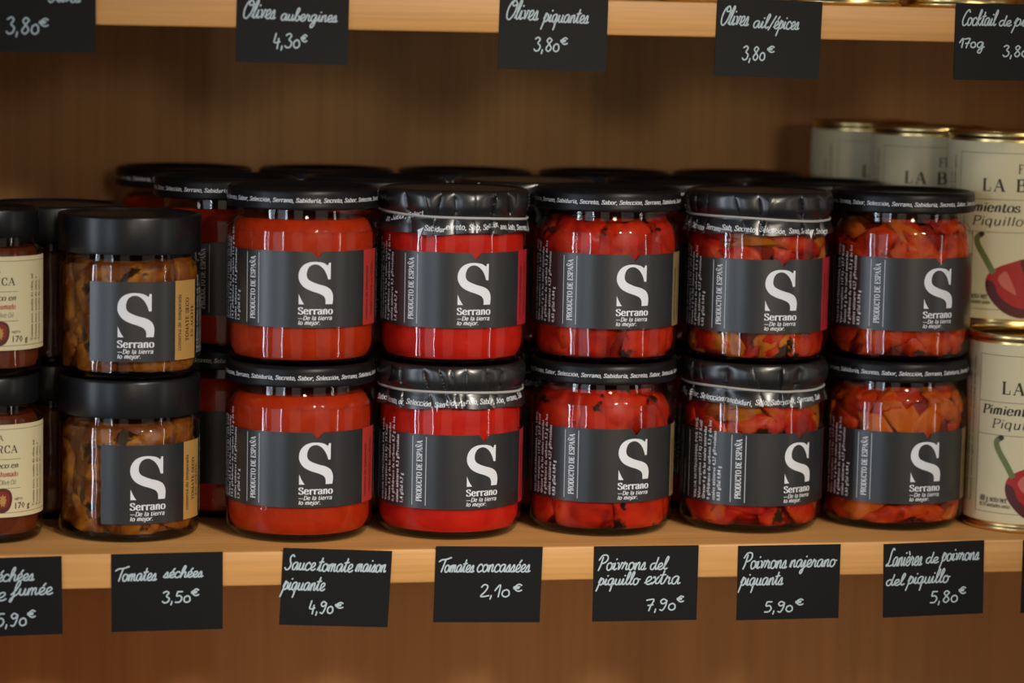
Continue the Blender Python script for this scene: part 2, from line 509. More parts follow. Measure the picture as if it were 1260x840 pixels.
SANS = {}
def sans_text(s, size, x0, y0):
    key = s
    if key not in SANS:
        cu = bpy.data.curves.new('t', 'FONT')
        cu.body = s
        cu.size = 1
        cu.resolution_u = 1
        cu.offset = .014
        o = bpy.data.objects.new('t', cu)
        COL.objects.link(o)
        bpy.context.view_layer.update()
        dg = bpy.context.evaluated_depsgraph_get()
        ev = o.evaluated_get(dg)
        me = ev.to_mesh()
        SANS[key] = [[(me.vertices[i].co.x, me.vertices[i].co.y) for i in p.vertices] for p in me.polygons]
        ev.to_mesh_clear()
        bpy.data.objects.remove(o)
        bpy.data.curves.remove(cu)
    return [[(x0 + x * size, y0 + y * size) for x, y in q] for q in SANS[key]]

def fill(outline):
    v = [Vector((x, y, 0)) for x, y in outline]
    return [[outline[i] for i in t] for t in tessellate_polygon([v])]

def clip(poly, x, keep_less):
    out = []
    n = len(poly)
    for i in range(n):
        a, b = poly[i], poly[(i + 1) % n]
        ina = (a[0] <= x) if keep_less else (a[0] >= x)
        inb = (b[0] <= x) if keep_less else (b[0] >= x)
        if ina:
            out.append(a)
        if ina != inb:
            t = (x - a[0]) / (b[0] - a[0])
            out.append((x, a[1] + t * (b[1] - a[1])))
    return out

def columns(polys, du):
    """cut polygons into strips so that they can be bent round a cylinder"""
    out = []
    for p in polys:
        lo, hi = min(q[0] for q in p), max(q[0] for q in p)
        if hi - lo <= du:
            out.append(p)
            continue
        i0, i1 = math.floor(lo / du), math.ceil(hi / du)
        for i in range(i0, i1):
            c = clip(clip(p, (i + 1) * du, True), i * du, False)
            if len(c) >= 3:
                out.append(c)
    return out

def wrap(mb, polys, m, R, z0, eps, du=.0012, rfun=None):
    """print polygons (u right, v up, metres) on a cylinder of radius R, u=0 facing -Y"""
    for i, p in enumerate(columns(polys, du)):
        area2 = sum(p[i - 1][0] * p[i][1] - p[i][0] * p[i - 1][1] for i in range(len(p)))
        if abs(area2) < 1e-13:
            continue
        if area2 < 0:
            p = p[::-1]
        vs = []
        for u, v in p:
            a = u / R
            r = (rfun(a, z0 + v) if rfun else R) + eps + (i % 9) * .000006
            vs.append((r * math.sin(a), -r * math.cos(a), z0 + v))
        mb.add(vs, [tuple(range(len(vs)))], m)

def band(mb, u0, u1, z0, z1, R, m, eps, notch=None, n=None, thick=.00015):
    """bent paper label with an optional V notch in its top edge; a thin closed sheet"""
    us = [u0 + (u1 - u0) * i / 90 for i in range(91)] if n is None else [u0 + (u1 - u0) * i / n for i in range(n + 1)]
    if notch:
        c, hwid, dep = notch
        us = sorted(set(us + [c - hwid, c, c + hwid]))
    vs, fs = [], []
    for u in us:
        top = z1
        if notch and abs(u - c) < hwid:
            top = z1 - dep * (1 - abs(u - c) / hwid)
        a = u / R
        for r, z in ((R + eps, z0), (R + eps, top), (R + eps - thick, top), (R + eps - thick, z0)):
            vs.append((r * math.sin(a), -r * math.cos(a), z))
    for i in range(len(us) - 1):
        for j in range(4):
            fs.append((4 * i + j, 4 * i + 4 + j, 4 * i + 4 + (j + 1) % 4, 4 * i + (j + 1) % 4))
    fs.append((3, 2, 1, 0))
    k = 4 * (len(us) - 1)
    fs.append((k, k + 1, k + 2, k + 3))
    mb.add(vs, [f[::-1] if i < 0 else f for i, f in enumerate(fs)], m)

# the big cut-off S of the label, from its outline (units: width 275, height 330)
S_OUT = [(253, 322), (253, 193), (233, 193)] + cr_open([(233, 193), (217, 238), (188, 282), (148, 308), (110, 308), (80, 288), (65, 252), (64, 218), (78, 192), (108, 174), (155, 156), (215, 138), (258, 108), (275, 58), (270, 0)], 4)[1:] + \
        [(213, 0)] + cr_open([(213, 0), (213, 34), (197, 64), (155, 86), (95, 106), (40, 136), (8, 180), (0, 222), (10, 266), (38, 304), (84, 326), (140, 330), (196, 320), (226, 302), (233, 308)], 4)[1:] + [(238, 322)]
S_SPUR = [(3, 81), (3, 0), (47, 0), (36, 14), (20, 42)]

# ------------------------------------------------------------------ the setting
def box(mb, x0, x1, y0, y1, z0, z1, m, bev=0.0):
    if bev:
        # profile rounded along X edges
        pr = []
        for cy, cz, a0 in ((y0 + bev, z0 + bev, 180), (y1 - bev, z0 + bev, 270), (y1 - bev, z1 - bev, 0), (y0 + bev, z1 - bev, 90)):
            for k in range(4):
                a = rad(a0 + 30 * k)
                pr.append((cy + bev * math.cos(a), cz + bev * math.sin(a)))
        n = len(pr)
        vs = [(x0, a, b) for a, b in pr] + [(x1, a, b) for a, b in pr]
        fs = [(i, (i + 1) % n, n + (i + 1) % n, n + i) for i in range(n)]
        fs = [f[::-1] for f in fs] + [tuple(range(n)), tuple(range(2 * n - 1, n - 1, -1))]
        mb.add(vs, fs, m)
    else:
        vs = [(x, y, z) for x in (x0, x1) for y in (y0, y1) for z in (z0, z1)]
        mb.add(vs, [(0, 1, 3, 2), (4, 6, 7, 5), (0, 4, 5, 1), (2, 3, 7, 6), (0, 2, 6, 4), (1, 5, 7, 3)], m)

YW = .318
mb = MB()
box(mb, -1.1, 1.1, YW, YW + .02, -.8, 1.0, 'panel')
o = obj('wall_back', mb.mesh('wall_back', False))
o['kind'] = 'structure'
HS, TS = .2828, .0192
mb = MB()
box(mb, -2.5, 2.5, -3.2, YW + .02, -1.12, -1.10, 'floor_tile')
o = obj('floor', mb.mesh('floor', False))
o['kind'] = 'structure'
for z0, lab in ((-TS, 'lower pine shelf board under the stacked jars and cans, cards fixed along its edge'),
                (-.3220, 'bottom pine shelf board below the picture, empty'),
                (HS, 'upper pine shelf board at the top of the picture, cards fixed along its edge')):
    mb = MB()
    box(mb, -.388, .412, 0, YW, 0, TS, 'pine', .0012)
    o = obj('shelf_board', mb.mesh('shelf_board'), None, (0, 0, z0))
    o['label'] = lab
    o['category'] = 'shelf'

for x, lab in ((-.410, 'left wooden upright added out of view, shading the back panel end'), (.412, 'right wooden upright added out of view, shading the back panel end')):
    mb = MB()  # unseen uprights added to keep side light off the back wall
    box(mb, 0, .022, 0, YW, -1.09, 1.0, 'panel')
    o = obj('added_upright', mb.mesh('added_upright', False), None, (x, 0, 0))
    o['label'] = lab
    o['category'] = 'shelf side'

# ------------------------------------------------------------------ S-label jar
JR, JH = .0416, .0974
GLASS_OUT = [(.0, .0016), (.028, .0012), (.033, .0001), (.0355, .0003), (.0385, .0022), (.0407, .0062), (.0416, .0120), (.0416, .0700),
             (.0412, .0742), (.0396, .0782), (.0372, .0812), (.0362, .0832), (.0362, .0955)]
def inner_r(z, prof=GLASS_OUT, t=.0016):
    last = prof[0]
    pr = [p for p in prof if p[0] > .7 * max(q[0] for q in prof)]
    for a, b in zip(pr, pr[1:]):
        if a[1] <= z <= b[1]:
            k = (z - a[1]) / max(b[1] - a[1], 1e-9)
            return a[0] + (b[0] - a[0]) * k - t
    return (pr[0][0] if z < pr[0][1] else pr[-1][0]) - t

CACHE = {}
def cached(key, fn):
    if key not in CACHE:
        CACHE[key] = fn()
    return CACHE[key]

def glass_mesh(prof, t, name='glass_jar', n=96):
    mb = MB()
    out = prof[:1] + smoothprof(prof[1:], 3)
    inn = [(max(r - t, 0), max(z, prof[0][1] + 1.2 * t)) if r > .5 * prof[2][0] else (r, prof[0][1] + 1.2 * t) for r, z in out]
    cut = max(z for r, z in out) - .016
    foot = [i for i, p in enumerate(out) if p[0] > .7 * max(q[0] for q in out) and p[1] > .0032][0]
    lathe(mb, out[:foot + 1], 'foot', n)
    lathe(mb, out[foot:] + [p for p in inn[::-1] if p[1] >= cut], 'glass', n)
    lathe(mb, ([p for p in inn[::-1] if p[1] >= cut][-1:]) + [p for p in inn[::-1] if p[1] < cut], 'wet', n)
    return mb.mesh(name)

def fill_mesh(prof, t, top, m, shrink=0.0, name='sauce', n=96, lump=0.0, seed=0):
    mb = MB()
    zs = [prof[0][1] + 1.3 * t + .0004, .0048] + [.006 + (top - .006) * i / 26 for i in range(27)]
    pr = [(0, zs[0])]
    for z in zs:
        pr.append((max(inner_r(z, prof, t) - .0004 - shrink - (.0035 if z < .0046 else .0010 if z < .0062 else 0), .001), z))
    pr.append((.6 * pr[-1][0], top + .0006))
    pr.append((0, top + .0008))
    lathe(mb, pr, m, n)
    if lump:
        mb.v = [tuple(Vector(v) + Vector((v[0], v[1], 0)).normalized() * (-lump * (.5 + .5 * noise.noise(Vector(v) * 90 + Vector((seed, 0, 0)))))) if v[0] or v[1] else v for v in mb.v]
    return mb.mesh(name)

def piece_mesh(th, zc, wd, hgt, dep, prof, t, seed, m, top, name='pepper_piece', tw=.5):
    """a lump of pepper pressed against the inside of the glass"""
    bm = bmesh.new()
    bmesh.ops.create_icosphere(bm, subdivisions=3, radius=1)
    rg = random.Random(seed)
    rot = rg.uniform(-tw, tw)
    sink = rg.uniform(0, .0035)
    for v in bm.verts:
        c = v.co.copy()
        nz = noise.noise(c * 1.5 + Vector((seed * 3.1, seed * 1.7, 0)))
        nz2 = noise.noise(c * 3.4 + Vector((seed * 2.3, 0, seed)))
        c = Vector([math.copysign(abs(q) ** .72, q) for q in c])
        c *= 1 + .42 * nz + .20 * nz2
        tx, tz = c.x * wd / 2, c.z * hgt / 2
        tx, tz = tx * math.cos(rot) - tz * math.sin(rot), tz * math.cos(rot) + tx * math.sin(rot)
        z = min(max(zc + tz, .0046), top)
        rmax = inner_r(z, prof, t) - .0003
        r = min(rmax - sink - dep * .42 + (-c.y) * dep * (.60 + .25 * nz2), rmax)
        if r == rmax:
            r -= .0004 * (.5 + .5 * nz2)
        a = th + tx / .038
        v.co = (r * math.sin(a), -r * math.cos(a), z)
    me = bpy.data.meshes.new(name)
    bm.to_mesh(me)
    bm.free()
    me.materials.append(M[m])
    me.polygons.foreach_set('use_smooth', [True] * len(me.polygons))
    return me

LID_PROF = [(.0, .0958), (.0345, .0960), (.0368, .0968), (.0382, .0986), (.0398, .0991), (.0411, .0985), (.0418, .0970), (.0419, .0955), (.0419, .0898), (.0422, .0886),
            (.0419, .0876), (.0408, .0873), (.0366, .0876)]
def lid_text(mb, R, z0, em, rfun=None, words=None, u0=0.0):
    words = words or "Selección, Serrano, Sabiduría, Secreto, Sabor, "
    polys, wd = print_text(words * 6, 7.5, 3.4, .22, False, 4, 2)
    s = em / 100
    n = round(2 * math.pi * R / (wd / 6 * s))
    use = 2 * math.pi * R / n / (wd / 6)
    polys, wd = print_text(words * n, 7.5, 3.4, .22, False, 4, 2)
    wrap(mb, [[(u0 + x * use, y * s) for x, y in q] for q in polys], 'white', R, z0, .00012, .0012, rfun)

def lid_mesh():
    mb = MB()
    lathe(mb, LID_PROF, 'lid')
    lid_text(mb, .0419, .0917, .0032)
    return mb.mesh('lid', angle=50)

NUTRI = {
 'sauce': ["VALOR NUTRICIONAL POR 100G.", "Valor energético 1108 KJ - 265 Kcal/", "Grasas 23,6 g de las cuales saturadas", "14,5 g/Hidratos de carbono 11,5 g de los", "cuales azúcares 10,5 g/Proteínas", "1,9 g/Sal 0,9 g"],
 'crushed': ["VALOR NUTRICIONAL POR 100G.", "Valor energético 335 KJ - 79 Kcal/", "Grasas 3,6 g de las cuales saturadas", "0,6 g/Hidratos de carbono 8,7 g de los", "cuales azúcares 8,3 g/Proteínas", "1,4 g/Sal 0,7 g"],
 'pepper': ["VALOR NUTRICIONAL POR 100G.", "Valor energético 117 KJ - 27,7 Kcal/", "Grasas 0 g de las cuales saturadas", "0 g/Hidratos de carbono 5,3 g de los", "cuales azúcares 4,27 g/Proteínas", "0,83 g/Sal 0,84 g"],
}
def s_block(mb, R, z0, k, eps=.0003):
    """S, name and motto; k scales the block, z0 = label bottom"""
    s = .0194 / 275 * k
    S = [[(x * s - .0097 * k, y * s + .0130 * k) for x, y in q] for q in fill(S_OUT) + fill(S_SPUR)]
    wrap(mb, S, 'white', R, z0, eps, .0009)
    for txt, y, em, fit, sl, wt in (("Serrano", .0076, .0052, .0196, 0, 9.5), ("—De la tierra", .0044, .0031, .0190, .22, 8), ("lo mejor.", .0018, .0031, .0124, .22, 8)):
        p, wd = print_text(txt, wt, 3.6 if sl == 0 else 4.4, sl, sl == 0, 4)
        wrap(mb, place(p, wd, -.0098 * k, y * k, em * k, fit * k), 'white', R, z0, eps, .0012)

def label_mesh(kind, stripe):
    mb = MB()
    R, z0, z1 = .0416, .0213, .0632
    h = z1 - z0
    e = .0003
    band(mb, -.098, .0318, z0, z1, R, 'paper', .0002, (.0008, .0033, .0040), 130)
    band(mb, .0318, .0475, z0, z1, R, stripe, .0002, None, 20)
    band(mb, .0475, .098, z0, z1, R, 'paper', .0002, None, 50)
    s_block(mb, R, z0, 1.0)
    for u in (-.0408, -.0326, -.0715):
        wrap(mb, [[(u - .00022, .0018), (u + .00022, .0018), (u + .00022, h - .0014), (u - .00022, h - .0014)]], 'grey', R, z0, e)
    p, wd = print_text("PRODUCTO DE ESPAÑA", 9.5, 3.6, 0, True, 3)
    wrap(mb, move(rot90(place(p, wd, 0, 0, .0045, .0345)), -.0350, .0040), 'white', R, z0, e)
    for i, t in enumerate(NUTRI[kind]):
        wrap(mb, move(rot90(sans_text(t, .0031, 0, 0)), -.0640 + i * .0034, .0018), 'white', R, z0, e, .003)
    for i, t in enumerate(["Elaborado y envasado por conservas", "CALAHORRA, LA RIOJA, ESPAÑA", "www.conservas.es"]):
        wrap(mb, move(rot90(sans_text(t, .0027, 0, 0)), -.0835 + i * .0038, .0025), 'grey', R, z0, e, .003)
    p, wd = print_text("conserva de temporada", 6, 2.4, .2, False, 2)
    wrap(mb, move(rot90(place(p, wd, 0, 0, .0036, .0300)), .0362, .0030), 'black', R, z0, e)
    p, wd = print_text("PRODUCTO DE LA TIERRA", 7, 2.4, 0, True, 2)
    wrap(mb, move(rot90(place(p, wd, 0, 0, .0034, .0300)), .0425, .0055), 'black', R, z0, e)
    for i in range(5):
        wrap(mb, move(rot90(sans_text("Ingredientes: tomate, aceite, sal, azúcar"[:38 - 3 * i], .0026, 0, 0)), .053 + i * .0034, .0025), 'grey', R, z0, e, .003)
    return mb.mesh('label', angle=30)

# pleated black paper cover held by an elastic
COV = [(.0, .0975), (.036, .0977), (.0395, .0984), (.0412, .0978), (.0422, .0958), (.0424, .0925), (.0422, .0890), (.0414, .0862), (.0405, .0838), (.0412, .0812), (.0420, .0782), (.0426, .0748)]
def cover_fn(seed, hem=0.0):
    rg = random.Random(seed)
    folds = []
    a = 0
    while a < 2 * math.pi - .15:
        folds.append((a, rg.uniform(-9, 9), rg.uniform(.35, 1.0), rg.uniform(-1, 1)))
        a += rg.uniform(.16, .42)
    prof = smoothprof(COV[2:], 4)
    def base(z):
        for (r0, z0), (r1, z1) in zip(prof, prof[1:]):
            if z1 <= z <= z0:
                return r0 + (r1 - r0) * (z0 - z) / max(z0 - z1, 1e-9)
        return prof[-1][0] if z < prof[-1][1] else prof[0][0]
    def rf(th, z):
        r = base(z)
        wgt = max(0, min(1, (.0984 - z) / .0045))
        if z < .0838:
            wgt = 1.0
        squeeze = math.exp(-((z - .0838) / .0025) ** 2)
        kz = z - .0965
        th = th % (2 * math.pi)
        n = len(folds)
        d = 0
        for i in range(n):
            a0 = folds[i][0] + folds[i][1] * kz
            a1 = (folds[(i + 1) % n][0] + (2 * math.pi if i == n - 1 else 0)) + folds[(i + 1) % n][1] * kz
            for tt in (th, th - 2 * math.pi, th + 2 * math.pi):
                if a0 <= tt < a1:
                    t = (tt - a0) / (a1 - a0)
                    arch = max(0, 4 * t * (1 - t)) ** .6
                    d = folds[i][2] * (.55 * arch + 1.9 * folds[i][3] * (t - .5))
        return r + wgt * (d - .30) * .0026 * (1 - .7 * squeeze)
    return rf

COVER_TEXT = {
 0: [("to, Sabor, Select", -.0475, .0030, .0300, 9), ("Sabidur", -.0165, -.0002, .0118, -4), ("ecreto, Sab, Se", -.0045, .0006, .0250, 0), ("cción, ", .0207, .0014, .0060, 10), ("ano, Sab, Secreto, Sabor", .0270, .0008, .036, -4)],
 1: [("Sabor, Secreto, or, ", -.0520, .0000, .0250, -2), ("Selección, S", -.0265, -.0001, .0195, -3), ("an", -.0068, -.0008, .0040, 0), ("biduria", -.0026, .0004, .0110, -2), ("reto, Sabor, Sión, ", .0088, .0010, .0270, -1), ("erano, Sabid", .036, .0012, .018, 4)],
 2: [("Sabor, Secreto, ", -.0560, .0014, .0230, -6), ("Serrano", -.0325, .0003, .0105, -6), ("Sab, Secreto, ", -.0215, .0004, .0220, -2), ("Selección, ", .0008, .0002, .0165, -5), ("Sano, Sabor, Selección", .0180, -.0006, .0340, -2)],
 3: [("Secreto, ", -.0590, .0010, .0140, -2), ("Sabor, Selección", -.0445, .0012, .0270, -3), ("ranobiduri, ", -.0170, .0000, .0180, -6), ("Seto, Sabo", .0015, -.0010, .0165, 0), ("cción, Serrano, Sabid", .0185, -.0008, .0310, 3)],
}
def cover_mesh(k):
    rf = cover_fn(11 + 7 * k)
    mb = MB()
    n = 560
    prof = smoothprof(COV[2:], 4)
    rg = random.Random(k)
    hem = [.0006 * math.sin(3 * 2 * math.pi * i / n + k) + .0005 * math.sin(7 * 2 * math.pi * i / n + 2 * k) for i in range(n)]
    vs, fs = [], []
    vs.append((0, 0, COV[0][1]))
    rings = [[(.036, .0977)] * n]
    rows = []
    for i in range(n):
        pass
    lines = [[(.018, .0976)] * n, [(.036, .0977)] * n]
    for r, z in prof:
        fr = max(0, (.0838 - z) / (.0838 - .0748))
        lines.append([(rf(2 * math.pi * i / n, z), z + hem[i] * fr) for i in range(n)])
    # the paper's inner face: gives it thickness at the hem
    for r, z in prof[::-1][:14]:
        fr = max(0, (.0838 - z) / (.0838 - .0748))
        lines.append([(rf(2 * math.pi * i / n, z) - .00022, z + hem[i] * fr) for i in range(n)])
    for ln in lines:
        for i, (r, z) in enumerate(ln):
            a = 2 * math.pi * i / n
            vs.append((r * math.sin(a), -r * math.cos(a), z))
    for i in range(n):
        fs.append((0, 1 + (i + 1) % n, 1 + i)[::-1])
    for j in range(len(lines) - 1):
        for i in range(n):
            a, b = 1 + j * n + i, 1 + j * n + (i + 1) % n
            fs.append((a + n, b + n, b, a))
    mb.add(vs, fs, 'crepe')
    for txt, u0, dz, fit, tilt in COVER_TEXT[k]:
        p, wd = print_text(txt, 7.5, 3.6, .22, False, 3, 2)
        q = place(p, wd, 0, 0, .0041, fit)
        tt = math.tan(rad(tilt))
        q = [[(u0 + x, y + dz + x * tt) for x, y in pl] for pl in q]
        wrap(mb, q, 'white', .0424, .0768, .00022, .0008, rf)
    # turned-up white corner of the paper at the hem
    for a0, wd in {0: ((-.0195, .0030),), 1: ((-.0075, .0010),), 2: ((.0330, .0026),), 3: ((.030, .0012),)}[k]:
        wrap(mb, [[(a0 - wd * .5, .0012), (a0 + wd * .9, .0030), (a0 + wd * .1, -.0026)]], 'white', .0424, .0752, .0004, .0008, rf)
    return mb.mesh('paper_cover', angle=28)

def elastic_mesh(k):
    rf = cover_fn(11 + 7 * k)
    mb = MB()
    n, m = 160, 8
    tilt, ph = ((.0016, .9), (.0008, .5), (.0012, .8), (.0010, 1.0))[k]
    vs, fs = [], []
    for i in range(n):
        a = 2 * math.pi * i / n
        z = .0838 - tilt * math.sin(a) + .0004 * math.sin(3 * a + k)
        r = max(rf(a + d, z) for d in (-.02, 0, .02)) + .0004
        for j in range(m):
            b = 2 * math.pi * j / m
            rr = r + .00055 * math.cos(b)
            vs.append((rr * math.sin(a), -rr * math.cos(a), z + .00075 * math.sin(b)))
    for i in range(n):
        for j in range(m):
            fs.append((i * m + j, ((i + 1) % n) * m + j, ((i + 1) % n) * m + (j + 1) % m, i * m + (j + 1) % m))
    mb.add(vs, fs, 'elastic')
    return mb.mesh('elastic_band', angle=80)

KIND = {  # name, filling, label kind, stripe, cover
 'sauce':   ('tomato_sauce_jar', 'sauce', 'sauce', 'red', False),
 'crushed': ('crushed_tomato_jar', 'crushed', 'crushed', 'crimson', True),
 'piquillo': ('red_pepper_jar', 'piquillo', 'pepper', 'tan', False),
 'spicy':   ('spicy_pepper_jar', 'spicy', 'pepper', 'crimson', True),
 'strips':  ('pepper_strip_jar', 'strips', 'pepper', 'tan', False),
}
def serrano_jar(kind, loc, label, rot, group, cover=0, detail=True, seed=0, spin=0, dz=0):
    """rot = degrees by which the S is turned from straight out"""
    name, fillm, lk, stripe, cov = KIND[kind]
    t = thing(name, label, 'jar', loc, group)
    if kind in ('sauce', 'crushed'):
        obj('glass_body', cached('glass', lambda: glass_mesh(GLASS_OUT, .0016, 'glass_body')), t)
        obj('sauce', cached('fill' + kind, lambda: fill_mesh(GLASS_OUT, .0016, .0815, fillm)), t)
    else:
        obj('glass_body', cached('glass', lambda: glass_mesh(GLASS_OUT, .0016, 'glass_body')), t)
        if detail:
            obj('brine', cached('core', lambda: fill_mesh(GLASS_OUT, .0016, .0800, 'oil_dark', .0042, 'brine')), t)
            rg = random.Random(seed)
            if kind == 'piquillo':
                rows, tw = ((.019, 6, .046, .036), (.066, 6, .046, .038)), .35
            elif kind == 'spicy':
                rows, tw = ((.011, 8, .036, .016), (.020, 7, .040, .018), (.062, 8, .038, .018), (.071, 8, .036, .016), (.078, 6, .036, .012)), .9
            else:
                rows, tw = ((.010, 8, .036, .016), (.019, 8, .038, .017), (.062, 8, .038, .017), (.070, 8, .036, .016), (.078, 7, .036, .012)), 1.1
            k = 0
            for zc, n, wd, hg in rows:
                off = rg.uniform(0, 6)
                for i in range(n):
                    th = off + 2 * math.pi * i / n + rg.uniform(-.12, .12)
                    mm = fillm
                    if kind == 'spicy' and rg.random() < .2 or kind == 'strips' and rg.random() < .3:
                        mm = fillm + '_orange'
                    k += 1
                    obj('pepper_piece', piece_mesh(th, zc + rg.uniform(-.003, .003), wd * rg.uniform(.85, 1.2), hg * rg.uniform(.85, 1.25),
                                                   rg.uniform(.008, .013), GLASS_OUT, .0016, seed * 50 + k, mm, .0835, 'pepper_piece', tw), t)
        else:
            obj('pepper_filling', cached('fill' + kind, lambda: fill_mesh(GLASS_OUT, .0016, .0815, fillm, 0, 'pepper_filling', 64, .003, 5)), t)
    lab = cached('label' + lk + stripe, lambda: label_mesh(lk, stripe))
    obj('label', lab, t, (0, 0, dz), rad(rot))
    if cov:
        obj('paper_cover', cached(('cover', cover), lambda: cover_mesh(cover)), t, (0, 0, 0), rad(spin))
        obj('elastic_band', cached(('elastic', cover), lambda: elastic_mesh(cover)), t, (0, 0, 0), rad(spin))
        obj('lid', cached('plainlid', plain_lid_mesh), t)
    else:
        obj('lid', cached('lid', lid_mesh), t, (0, 0, 0), rad(spin))
    return t

def plain_lid_mesh():
    mb = MB()
    pr = [(r - .0012 if r > .03 else r, z - .0006) for r, z in LID_PROF]
    lathe(mb, pr, 'lid')
    return mb.mesh('lid')

DY = .006
JX = {'sauce': (-.1629, .0518 + DY, -6.6), 'crushed': (-.0767, .0533 + DY, -9.7), 'piquillo': (.0130, .0566 + DY, -13.0),
      'spicy': (.1031, .0579 + DY, -16.1), 'strips': (.1913, .0606 + DY, -19.1)}
LDZ = {'sauce': (-.0005, .0018), 'crushed': (-.0030, .0014), 'piquillo': (-.0007, .0005), 'spicy': (-.0042, -.0022), 'strips': (-.0045, -.0012)}   # how high each label was stuck on
G = 'jars with a big white S label'
DESC = {
 'sauce': ('{} jar of smooth orange-red tomato sauce with plain black lid', 11, 13, 0, 0),
 'crushed': ('{} jar of bright red crushed tomato under a pleated black paper cover', 17, 26.8, 0, 1),
 'piquillo': ('{} jar of whole red peppers with charred flecks and plain black lid', 22, 26.9, 0, 0),
 'spicy': ('{} jar of red and orange peppers under a pleated black paper cover', 20.5, 41, 2, 3),
 'strips': ('{} jar of orange-red pepper strips beside the cream cans', 33, 27.4, 0, 0),
}
for n, (kind, (x, y, az)) in enumerate(JX.items()):
    d, ru, rl, cu, cl = DESC[kind]
    low = 'lower front' if kind != 'spicy' else 'lower front'
    serrano_jar(kind, (x, y, .0), d.format('lower front'), rl + az, G, cl, True, 3 + n, dz=LDZ[kind][0], spin=(17 * n + 5) if not KIND[kind][4] else az)
    serrano_jar(kind, (x, y, JH), d.format('upper front'), ru + az, G, cu, True, 13 + n, dz=LDZ[kind][1], spin=(23 * n + 40) if not KIND[kind][4] else az)

# second row, standing in the gaps behind, two high; third row behind that
ROW2 = [('sauce', -.1985, 18, 'seen between the dried tomato and tomato sauce jars'),
        ('sauce', -.1100, 60, 'seen between the tomato sauce and crushed tomato jars'),
        ('crushed', -.0190, 120, 'seen between the crushed tomato and whole pepper jars'),
        ('piquillo', .0735, 80, 'seen between the whole pepper and mixed pepper jars'),
        ('strips', .1630, 100, 'seen between the mixed pepper and pepper strip jars')]
for i, (kind, x, rt, where) in enumerate(ROW2):
    y2 = max(fy + math.sqrt(max((.0855 + (.004 if abs(fx + .0767) < .001 or abs(fx - .1031) < .001 or kind == 'crushed' else 0)) ** 2 - (x - fx) ** 2, 0)) for fx, fy, _ in list(JX.values()) + [(-.2579, .0607 + DY, 0)])
    for tier, z in (('lower', 0), ('upper', JH)):
        serrano_jar(kind, (x, y2, z), f'{tier} second-row jar {where}', rt + (9 if z else -4), 'second row of S-label jars', 1, False, 0, spin=31 * i + z * 300)
for i, x in enumerate((-.216, -.1280, -.0405, .0500, .1375)):
    for tier, z in (('lower', 0), ('upper', JH)):
        serrano_jar('sauce', (x, .2335, z), f'{tier} jar of the third row by the back panel, ' + ('leftmost', 'second from the left', 'middle one', 'second from the right', 'rightmost')[i],
                    40 * i + 30, 'third row of jars by the back panel', 0, False, 0, spin=50 * i)

# ------------------------------------------------------------------ dried tomato jars
DRY_OUT = [(.0, .0016), (.028, .0012), (.0335, .0001), (.0362, .0003), (.0383, .0016), (.0392, .0045), (.0393, .0100), (.0393, .0590), (.0389, .0618), (.0378, .0640),
           (.0366, .0652), (.0362, .0665), (.0362, .0860)]
DH = .0898
def dry_label():
    mb = MB()
    R, z0, z1, e = .0393, .0108, .0545, .0003
    band(mb, -.0262, .0232, z0, z1, R, 'paper', .0002, None, 60)
    band(mb, .0232, .0408, z0, z1, R, 'gold', .0002, None, 24)
    band(mb, .0408, .0800, z0, z1, R, 'paper', .0002, None, 50)
    s_block(mb, R, z0, 1.04)
    p, wd = print_text("conserva de temporada", 6, 2.4, .2, False, 2)
    wrap(mb, move(rot90(place(p, wd, 0, 0, .0038, .0310)), .0275, .0050), 'black', R, z0, e)
    p, wd = print_text("TOMATE SECO", 8, 2.6, 0, True, 3)
    wrap(mb, move(rot90(place(p, wd, 0, 0, .0040, .0240)), .0340, .0100), 'black', R, z0, e)
    p, wd = print_text("EN ACEITE", 8, 2.6, 0, True, 3)
    wrap(mb, move(rot90(place(p, wd, 0, 0, .0034, .0180)), .0385, .0120), 'black', R, z0, e)
    for i in range(4):
        wrap(mb, move(rot90(sans_text("Ingredientes: tomate, aceite, sal, azúcar"[:40 - 4 * i], .0028, 0, 0)), .0450 + i * .0036, .0025), 'grey', R, z0, e, .003)
    return mb.mesh('label', angle=30)
def dry_lid():
    mb = MB()
    lathe(mb, [(0, .0885), (.0355, .0885), (.0362, .0898), (.0385, .0899), (.0393, .0894), (.0396, .0882), (.0396, .0702), (.0394, .0692), (.0388, .0690), (.0364, .0692)], 'plastic')
    return mb.mesh('lid', angle=50)
def dried_jar(z, label, rot, seed, xy=(-.2579, .0607 + DY), detail=True):
    t = thing('dried_tomato_jar', label, 'jar', (*xy, z), 'dried tomato jars')
    obj('glass_body', cached('dryglass', lambda: glass_mesh(DRY_OUT, .0016, 'glass_body')), t)
    obj('oil', cached('dryoil', lambda: fill_mesh(DRY_OUT, .0016, .0650, 'dried_oil', .0040, 'oil')), t)
    rg = random.Random(seed)
    k = 0
    for zc, n, wd, hg in () if not detail else ((.012, 7, .036, .022), (.027, 7, .038, .026), (.042, 7, .038, .026), (.057, 7, .036, .020)):
        off = rg.uniform(0, 6)
        for i in range(n):
            k += 1
            obj('dried_tomato', piece_mesh(off + 2 * math.pi * i / n + rg.uniform(-.15, .15), zc + rg.uniform(-.003, .003), wd * rg.uniform(.8, 1.15), hg * rg.uniform(.8, 1.25),
                                           rg.uniform(.008, .013), DRY_OUT, .0016, seed * 60 + k, 'dried', .0660, 'dried_tomato', .7), t)
    obj('label', cached('drylabel', dry_label), t, (0, 0, 0), rad(rot))
    obj('lid', cached('drylid', dry_lid), t)
dried_jar(0, 'lower jar of brown dried tomatoes in oil with tall black lid', 15.7 - 3.1, 5)
dried_jar(DH, 'upper jar of brown dried tomatoes in oil with tall black lid', 5 - 3.1, 6)

